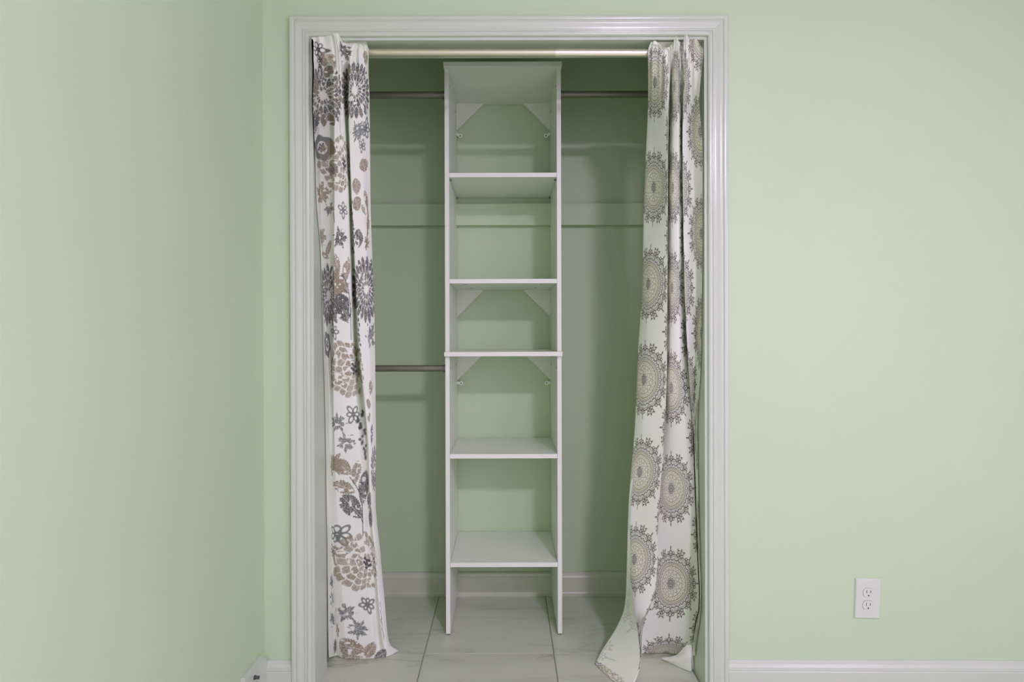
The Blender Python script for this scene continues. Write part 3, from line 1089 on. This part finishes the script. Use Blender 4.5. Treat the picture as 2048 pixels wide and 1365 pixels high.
PL.leaf((746, 872), 48, 22, 110, GREY, 0.03)
PL.daisy((708, 830), 20, GREY2, 6, 1.0, 2.4)
PL.splotch((675, 847), 20, GREY2, 0.5, 0.08, 7)
PL.splotch((694, 886), 22, GREY2, 1.7, 0.10, 7)
PL.cluster((728, 870), 9, 46, GREY, 16, 9)
PL.splotch((664, 930), 26, TAN, 2.4, 0.06); PL.leaf((686, 936), 44, 30, 40, TAN, 0.05)
PL.leaf((713, 947), 52, 20, 105, TAN); PL.leaf((690, 976), 46, 26, 25, TAN)
PL.leaf((705, 1015), 62, 40, 48, GREY, 0.08)
PL.leaf((731, 976), 74, 26, 102, GREY, 0.02); PL.leaf((740, 1003), 38, 26, 115, GREY2, 0.02); PL.leaf((741, 1036), 46, 22, 112, GREY, 0.0)
PL.stem([(726, 1072), (726, 1045), (727, 1010)], GREY); PL.stem([(722, 990), (712, 972), (700, 955)], GREY); PL.stem([(726, 1048), (722, 1036)], GREY)
PL.spiky((752, 940), 46, GREY, 18, 3, 1.0)
PL.daisy((672, 1070), 26, GREY2, 7, 0.2, 3.2); PL.daisy((663, 1104), 18, GREY2, 6, 0.2, 2.6)
PL.dahlia((722, 1125), 58, TAN, GREY, 4, (0.24, 0.04), 6)
PL.leaf((667, 1146), 20, 22, 60, TAN, 0)
PL.daisy((735, 1211), 19, GREY2, 7, 0.4, 3.0)
PL.splotch((692, 1227), 20, GREY2, 1.0, 0.08, 7); PL.splotch((717, 1259), 21, GREY2, 2.2, 0.10, 7)
PL.cluster((766, 1242), 9, 34, GREY, 13, 12)
PL.splotch((672, 1263), 18, TAN, 1.9, 0.1); PL.splotch((669, 1220), 8, TAN, 0.3, 0.3)
PL.leaf((697, 1296), 60, 32, 12, TAN, 0.02); PL.leaf((742, 1300), 40, 22, -50, TAN, 0.02)
PL.leaf((766, 1309), 46, 18, -18, GREY, 0.0)
PL.leaf((705, 1317), 40, 8, 0, TAN, 0.0)
for p in ((661, 1200), (662, 1240), (660, 1165)):
    PL.splotch(p, 18, GREY2, p[1] * 1.0, 0.1)
PL.leaf((668, 1295), 40, 14, 110, GREY)

# ---- medallion curtain (right)
hr = [70, 82, 94, 106, 120, 140, 200, 300, 400, 570, 720, 850, 1000, 1080, 1150, 1185, 1215, 1250, 1300, 1345]
ur = [-0.15, -0.085, 0.0, 0.128, 0.30, 0.405, 0.50, 0.56, 0.875, 0.968, 1.02, 1.06]
#        edge  foldL  A1    foldR valley A2    end   hid   front  r     mid   right
pxr = [
    [1304, 1302, 1311, 1330, 1344, 1352, 1358, 1364, 1372, 1384, 1392, 1398],
    [1301, 1299, 1311, 1337, 1344, 1352, 1358, 1362, 1371, 1382, 1396, 1403],
    [1299, 1297, 1311, 1338, 1344, 1351, 1358, 1362, 1371, 1382, 1396, 1405],
    [1298, 1296, 1310, 1338, 1343, 1350, 1358, 1362, 1371, 1382, 1397, 1406],
    [1298, 1296, 1310, 1338, 1343, 1349, 1359, 1362, 1371, 1383, 1397, 1405],
    [1298, 1296, 1310, 1338, 1342, 1348, 1359, 1363, 1371, 1383, 1396, 1403],
    [1299, 1296, 1309, 1336, 1340, 1347, 1358, 1364, 1367, 1383, 1394, 1399],
    [1296, 1292, 1308, 1336, 1337, 1345, 1358, 1365, 1365, 1384, 1394, 1405],
    [1292, 1288, 1307, 1336, 1335, 1343, 1358, 1367, 1366, 1386, 1396, 1405],
    [1288, 1284, 1296, 1335, 1333, 1342, 1357, 1370, 1369, 1390, 1398, 1404],
    [1280, 1275, 1289, 1334, 1330, 1340, 1359, 1377, 1376, 1395, 1399, 1402],
    [1275, 1270, 1284, 1330, 1326, 1339, 1370, 1387, 1385, 1391, 1393, 1395],
    [1263, 1258, 1276, 1319, 1315, 1337, 1376, 1392, 1390, 1393, 1395, 1397],
    [1260, 1255, 1270, 1315, 1312, 1336, 1379, 1395, 1393, 1396, 1398, 1399],
    [1260, 1253, 1268, 1313, 1309, 1335, 1381, 1398, 1396, 1399, 1400, 1401],
    [1265, 1252, 1270, 1309, 1306, 1335, 1382, 1400, 1398, 1400, 1401, 1402],
    [1269, 1249, 1271, 1299, 1299, 1334, 1381, 1399, 1397, 1399, 1401, 1402],
    [1274, 1236, 1268, 1284, 1286, 1332, 1376, 1392, 1390, 1394, 1396, 1398],
    [1280, 1204, 1256, 1283, 1284, 1330, 1372, 1386, 1385, 1389, 1391, 1392],
    [1262, 1189, 1236, 1266, 1284, 1326, 1362, 1386, 1384, 1387, 1389, 1390],
]
pyr = np.repeat(np.array(hr, float)[:, None], 12, 1)
pyr[0] = [86, 84, 82, 96, 88, 72, 82, 88, 69, 79, 77, 88]
pyr[1] = [92, 90, 88, 100, 93, 83, 88, 92, 80, 86, 85, 94]
pyr[2] = [98, 97, 95, 103, 98, 94, 96, 98, 92, 95, 94, 99]
pyr[3] = [107, 106, 106, 108, 107, 106, 106, 107, 105, 106, 106, 107]
pyr[-2] = [1318, 1302, 1312, 1320, 1285, 1291, 1290, 1293, 1292, 1290, 1290, 1290]
pyr[-1] = [1378, 1331, 1372, 1372, 1311, 1307, 1310, 1312, 1312, 1312, 1312, 1312]
foldr = np.array([0.085, 0.070, 0.030, -0.030, 0.050, -0.004, -0.014, 0.030, -0.026, -0.002, -0.020, -0.050])
lowr = np.array([0.020, 0.030, 0.010, -0.040, 0.030, 0.012, -0.018, -0.006, 0.020, 0.030, 0.030, 0.030])
Yr = []
for h in hr:
    t = min(max((h - 125) / (1320 - 125), 0), 1)
    base = 1.864 + (2.035 - 1.864) * t
    s = smooth01(np.array(float(h)), 700, 1000)
    f = foldr * (1 - s) + lowr * s
    k = 0.09 if h < 125 else (0.4 if h < 145 else 1.0)
    Yr.append(base + f * k)
Yr = np.array(Yr)
Yr[0] += np.array([0, 0, -0.012, -0.002, 0.006, -0.018, 0, 0.006, -0.024, 0.0, -0.010, 0.0])
Yr[1] += np.array([0, 0, -0.010, -0.004, 0.004, -0.012, 0, 0.004, -0.014, 0.0, -0.006, 0.0])
Yr[-6] = [2.018, 2.040, 2.012, 1.975, 2.045, 2.035, 2.000, 1.985, 2.02, 2.04, 2.04, 2.04]
Yr[-5] = [1.985, 2.040, 2.012, 1.980, 2.055, 2.040, 2.004, 1.985, 2.02, 2.04, 2.04, 2.04]
Yr[-4] = [1.965, 2.045, 2.008, 1.985, 2.060, 2.046, 2.010, 1.985, 2.02, 2.04, 2.04, 2.04]
Yr[-3] = [1.945, 2.045, 2.005, 1.970, 2.066, 2.056, 2.020, 1.985, 2.02, 2.04, 2.04, 2.04]
Yr[-2] = [1.915, 2.035, 1.985, 1.935, 2.076, 2.070, 2.030, 1.985, 2.02, 2.04, 2.04, 2.04]
Yr[-1] = [1.885, 2.018, 1.905, 1.905, 2.085, 2.086, 2.050, 2.000, 2.02, 2.04, 2.04, 2.04]
SR = Sheet(hr, ur, pxr, pyr, Yr, [44, 26, 78, 18, 34, 60, 34, 12, 46, 26, 16], 1.1)
SR.wrinkle(0.0015, 9); SR.gather(120, 270, 0.0035, 0.11, 4)
PR = Print(SR, (0.81, 0.87, 0.735))
INK = ink((98, 90, 80)); BEI = ink((158, 148, 116)); FIL = ink((186, 178, 148))


def at_u(u, py):
    c = int(np.argmin(np.abs(SR.U[0] - u * 625)))
    r = int(np.argmin(np.abs(SR.py[:, c] - py)))
    return SR.U[r, c], SR.V[r, c]


for u, ys in ((0.0, (165, 375, 568, 760, 945, 1119, 1330)), (0.42, (172, 376, 576, 776, 978, 1168, 1362)),
              (0.84, (172, 378, 576, 770, 975, 1165)), (0.21, (270, 472, 664, 855, 1035, 1220)),
              (0.63, (70, 272, 476, 676, 876, 1070, 1258)), (1.05, (70, 264, 467, 667, 870, 1070, 1262)),
              (-0.21, (265, 470, 662, 850, 1030, 1210))):
    for y in ys:
        cu, cv = at_u(u, y)
        PR.medallion(u * 625, cv, 80 if y < 900 else 76, INK, BEI, FIL)

for side, sh, pr, lab, cat_loc in (
        ('L', SL, PL, 'off-white curtain printed with grey and tan flowers and leaves, gathered at the left jamb', (-0.54, 1.95, 0)),
        ('R', SR, PR, 'off-white curtain printed with brown lace medallions, gathered at the right jamb', (0.52, 1.95, 0))):
    root = thing('curtain', lab, 'curtain', cat_loc, 'curtains in the closet opening')
    build_cloth(sh, pr, 'cloth_panel', m_cloth, root, clampL=OL + 0.004 if side == 'L' else None, clampR=OR - 0.004 if side == 'R' else None)
    # back layer of the rod pocket, closing round the rod
    x0 = OL + 0.014 if side == 'L' else float(unproject(1300, 107, CRY)[0])
    x1 = float(unproject(735, 107, CRY)[0]) if side == 'L' else OR - 0.014
    bm = bmesh.new()
    n = 44
    prof = [(-0.018, 0.027), (0.002, 0.024), (0.0155, 0.010), (0.0165, -0.006), (0.006, -0.0165), (-0.014, -0.022)]
    rows = []
    for k in range(n + 1):
        x = x0 + (x1 - x0) * k / n
        wv = 0.0012 * math.sin(k * 1.3)
        rows.append([bm.verts.new((x, CRY + a + (wv if a > 0 else 0), rz(x) + b)) for a, b in prof])
    for r0, r1 in zip(rows[:-1], rows[1:]):
        for i in range(len(prof) - 1):
            bm.faces.new((r0[i], r0[i + 1], r1[i + 1], r1[i]))
    finish('rod_pocket', bm, plain('plain_cotton_' + side, GROUND, 0.85, spec=0.15), root, smooth=True)

    if side == 'R':
        # the turned corner of the hem lying on the tiles by the jamb
        hb = [0.0, 0.45, 1.0]
        tu = np.array([1324, 1338, 1352, 1363, 1374, 1381, 1387], float)
        ty = np.array([1316, 1315, 1311, 1301, 1291, 1291, 1296], float)
        bx = np.array([1325, 1337, 1350, 1362, 1374, 1382, 1388], float)
        by = np.array([1321, 1327, 1333, 1339, 1344, 1346, 1337], float)
        TY = np.array([2.040, 2.030, 2.018, 2.008, 1.996, 1.990, 1.984])
        BYf = CAM_H * F / (by - 668.0) - 0.004
        px_ = np.stack([tu, (tu * .5 + bx * .5) - 1, bx]); py_ = np.stack([ty, ty * .5 + by * .5, by])
        Yc = np.stack([TY, (TY + BYf) / 2 - 0.012, BYf])
        SC = Sheet([0.0, 50.0, 100.0], np.linspace(0, 0.1, 7), px_, py_, Yc, [7] * 6, 4.0)
        PC = Print(SC, (0.81, 0.87, 0.735))
        build_cloth(SC, PC, 'turned_corner', m_cloth, root, clampR=OR - 0.003)
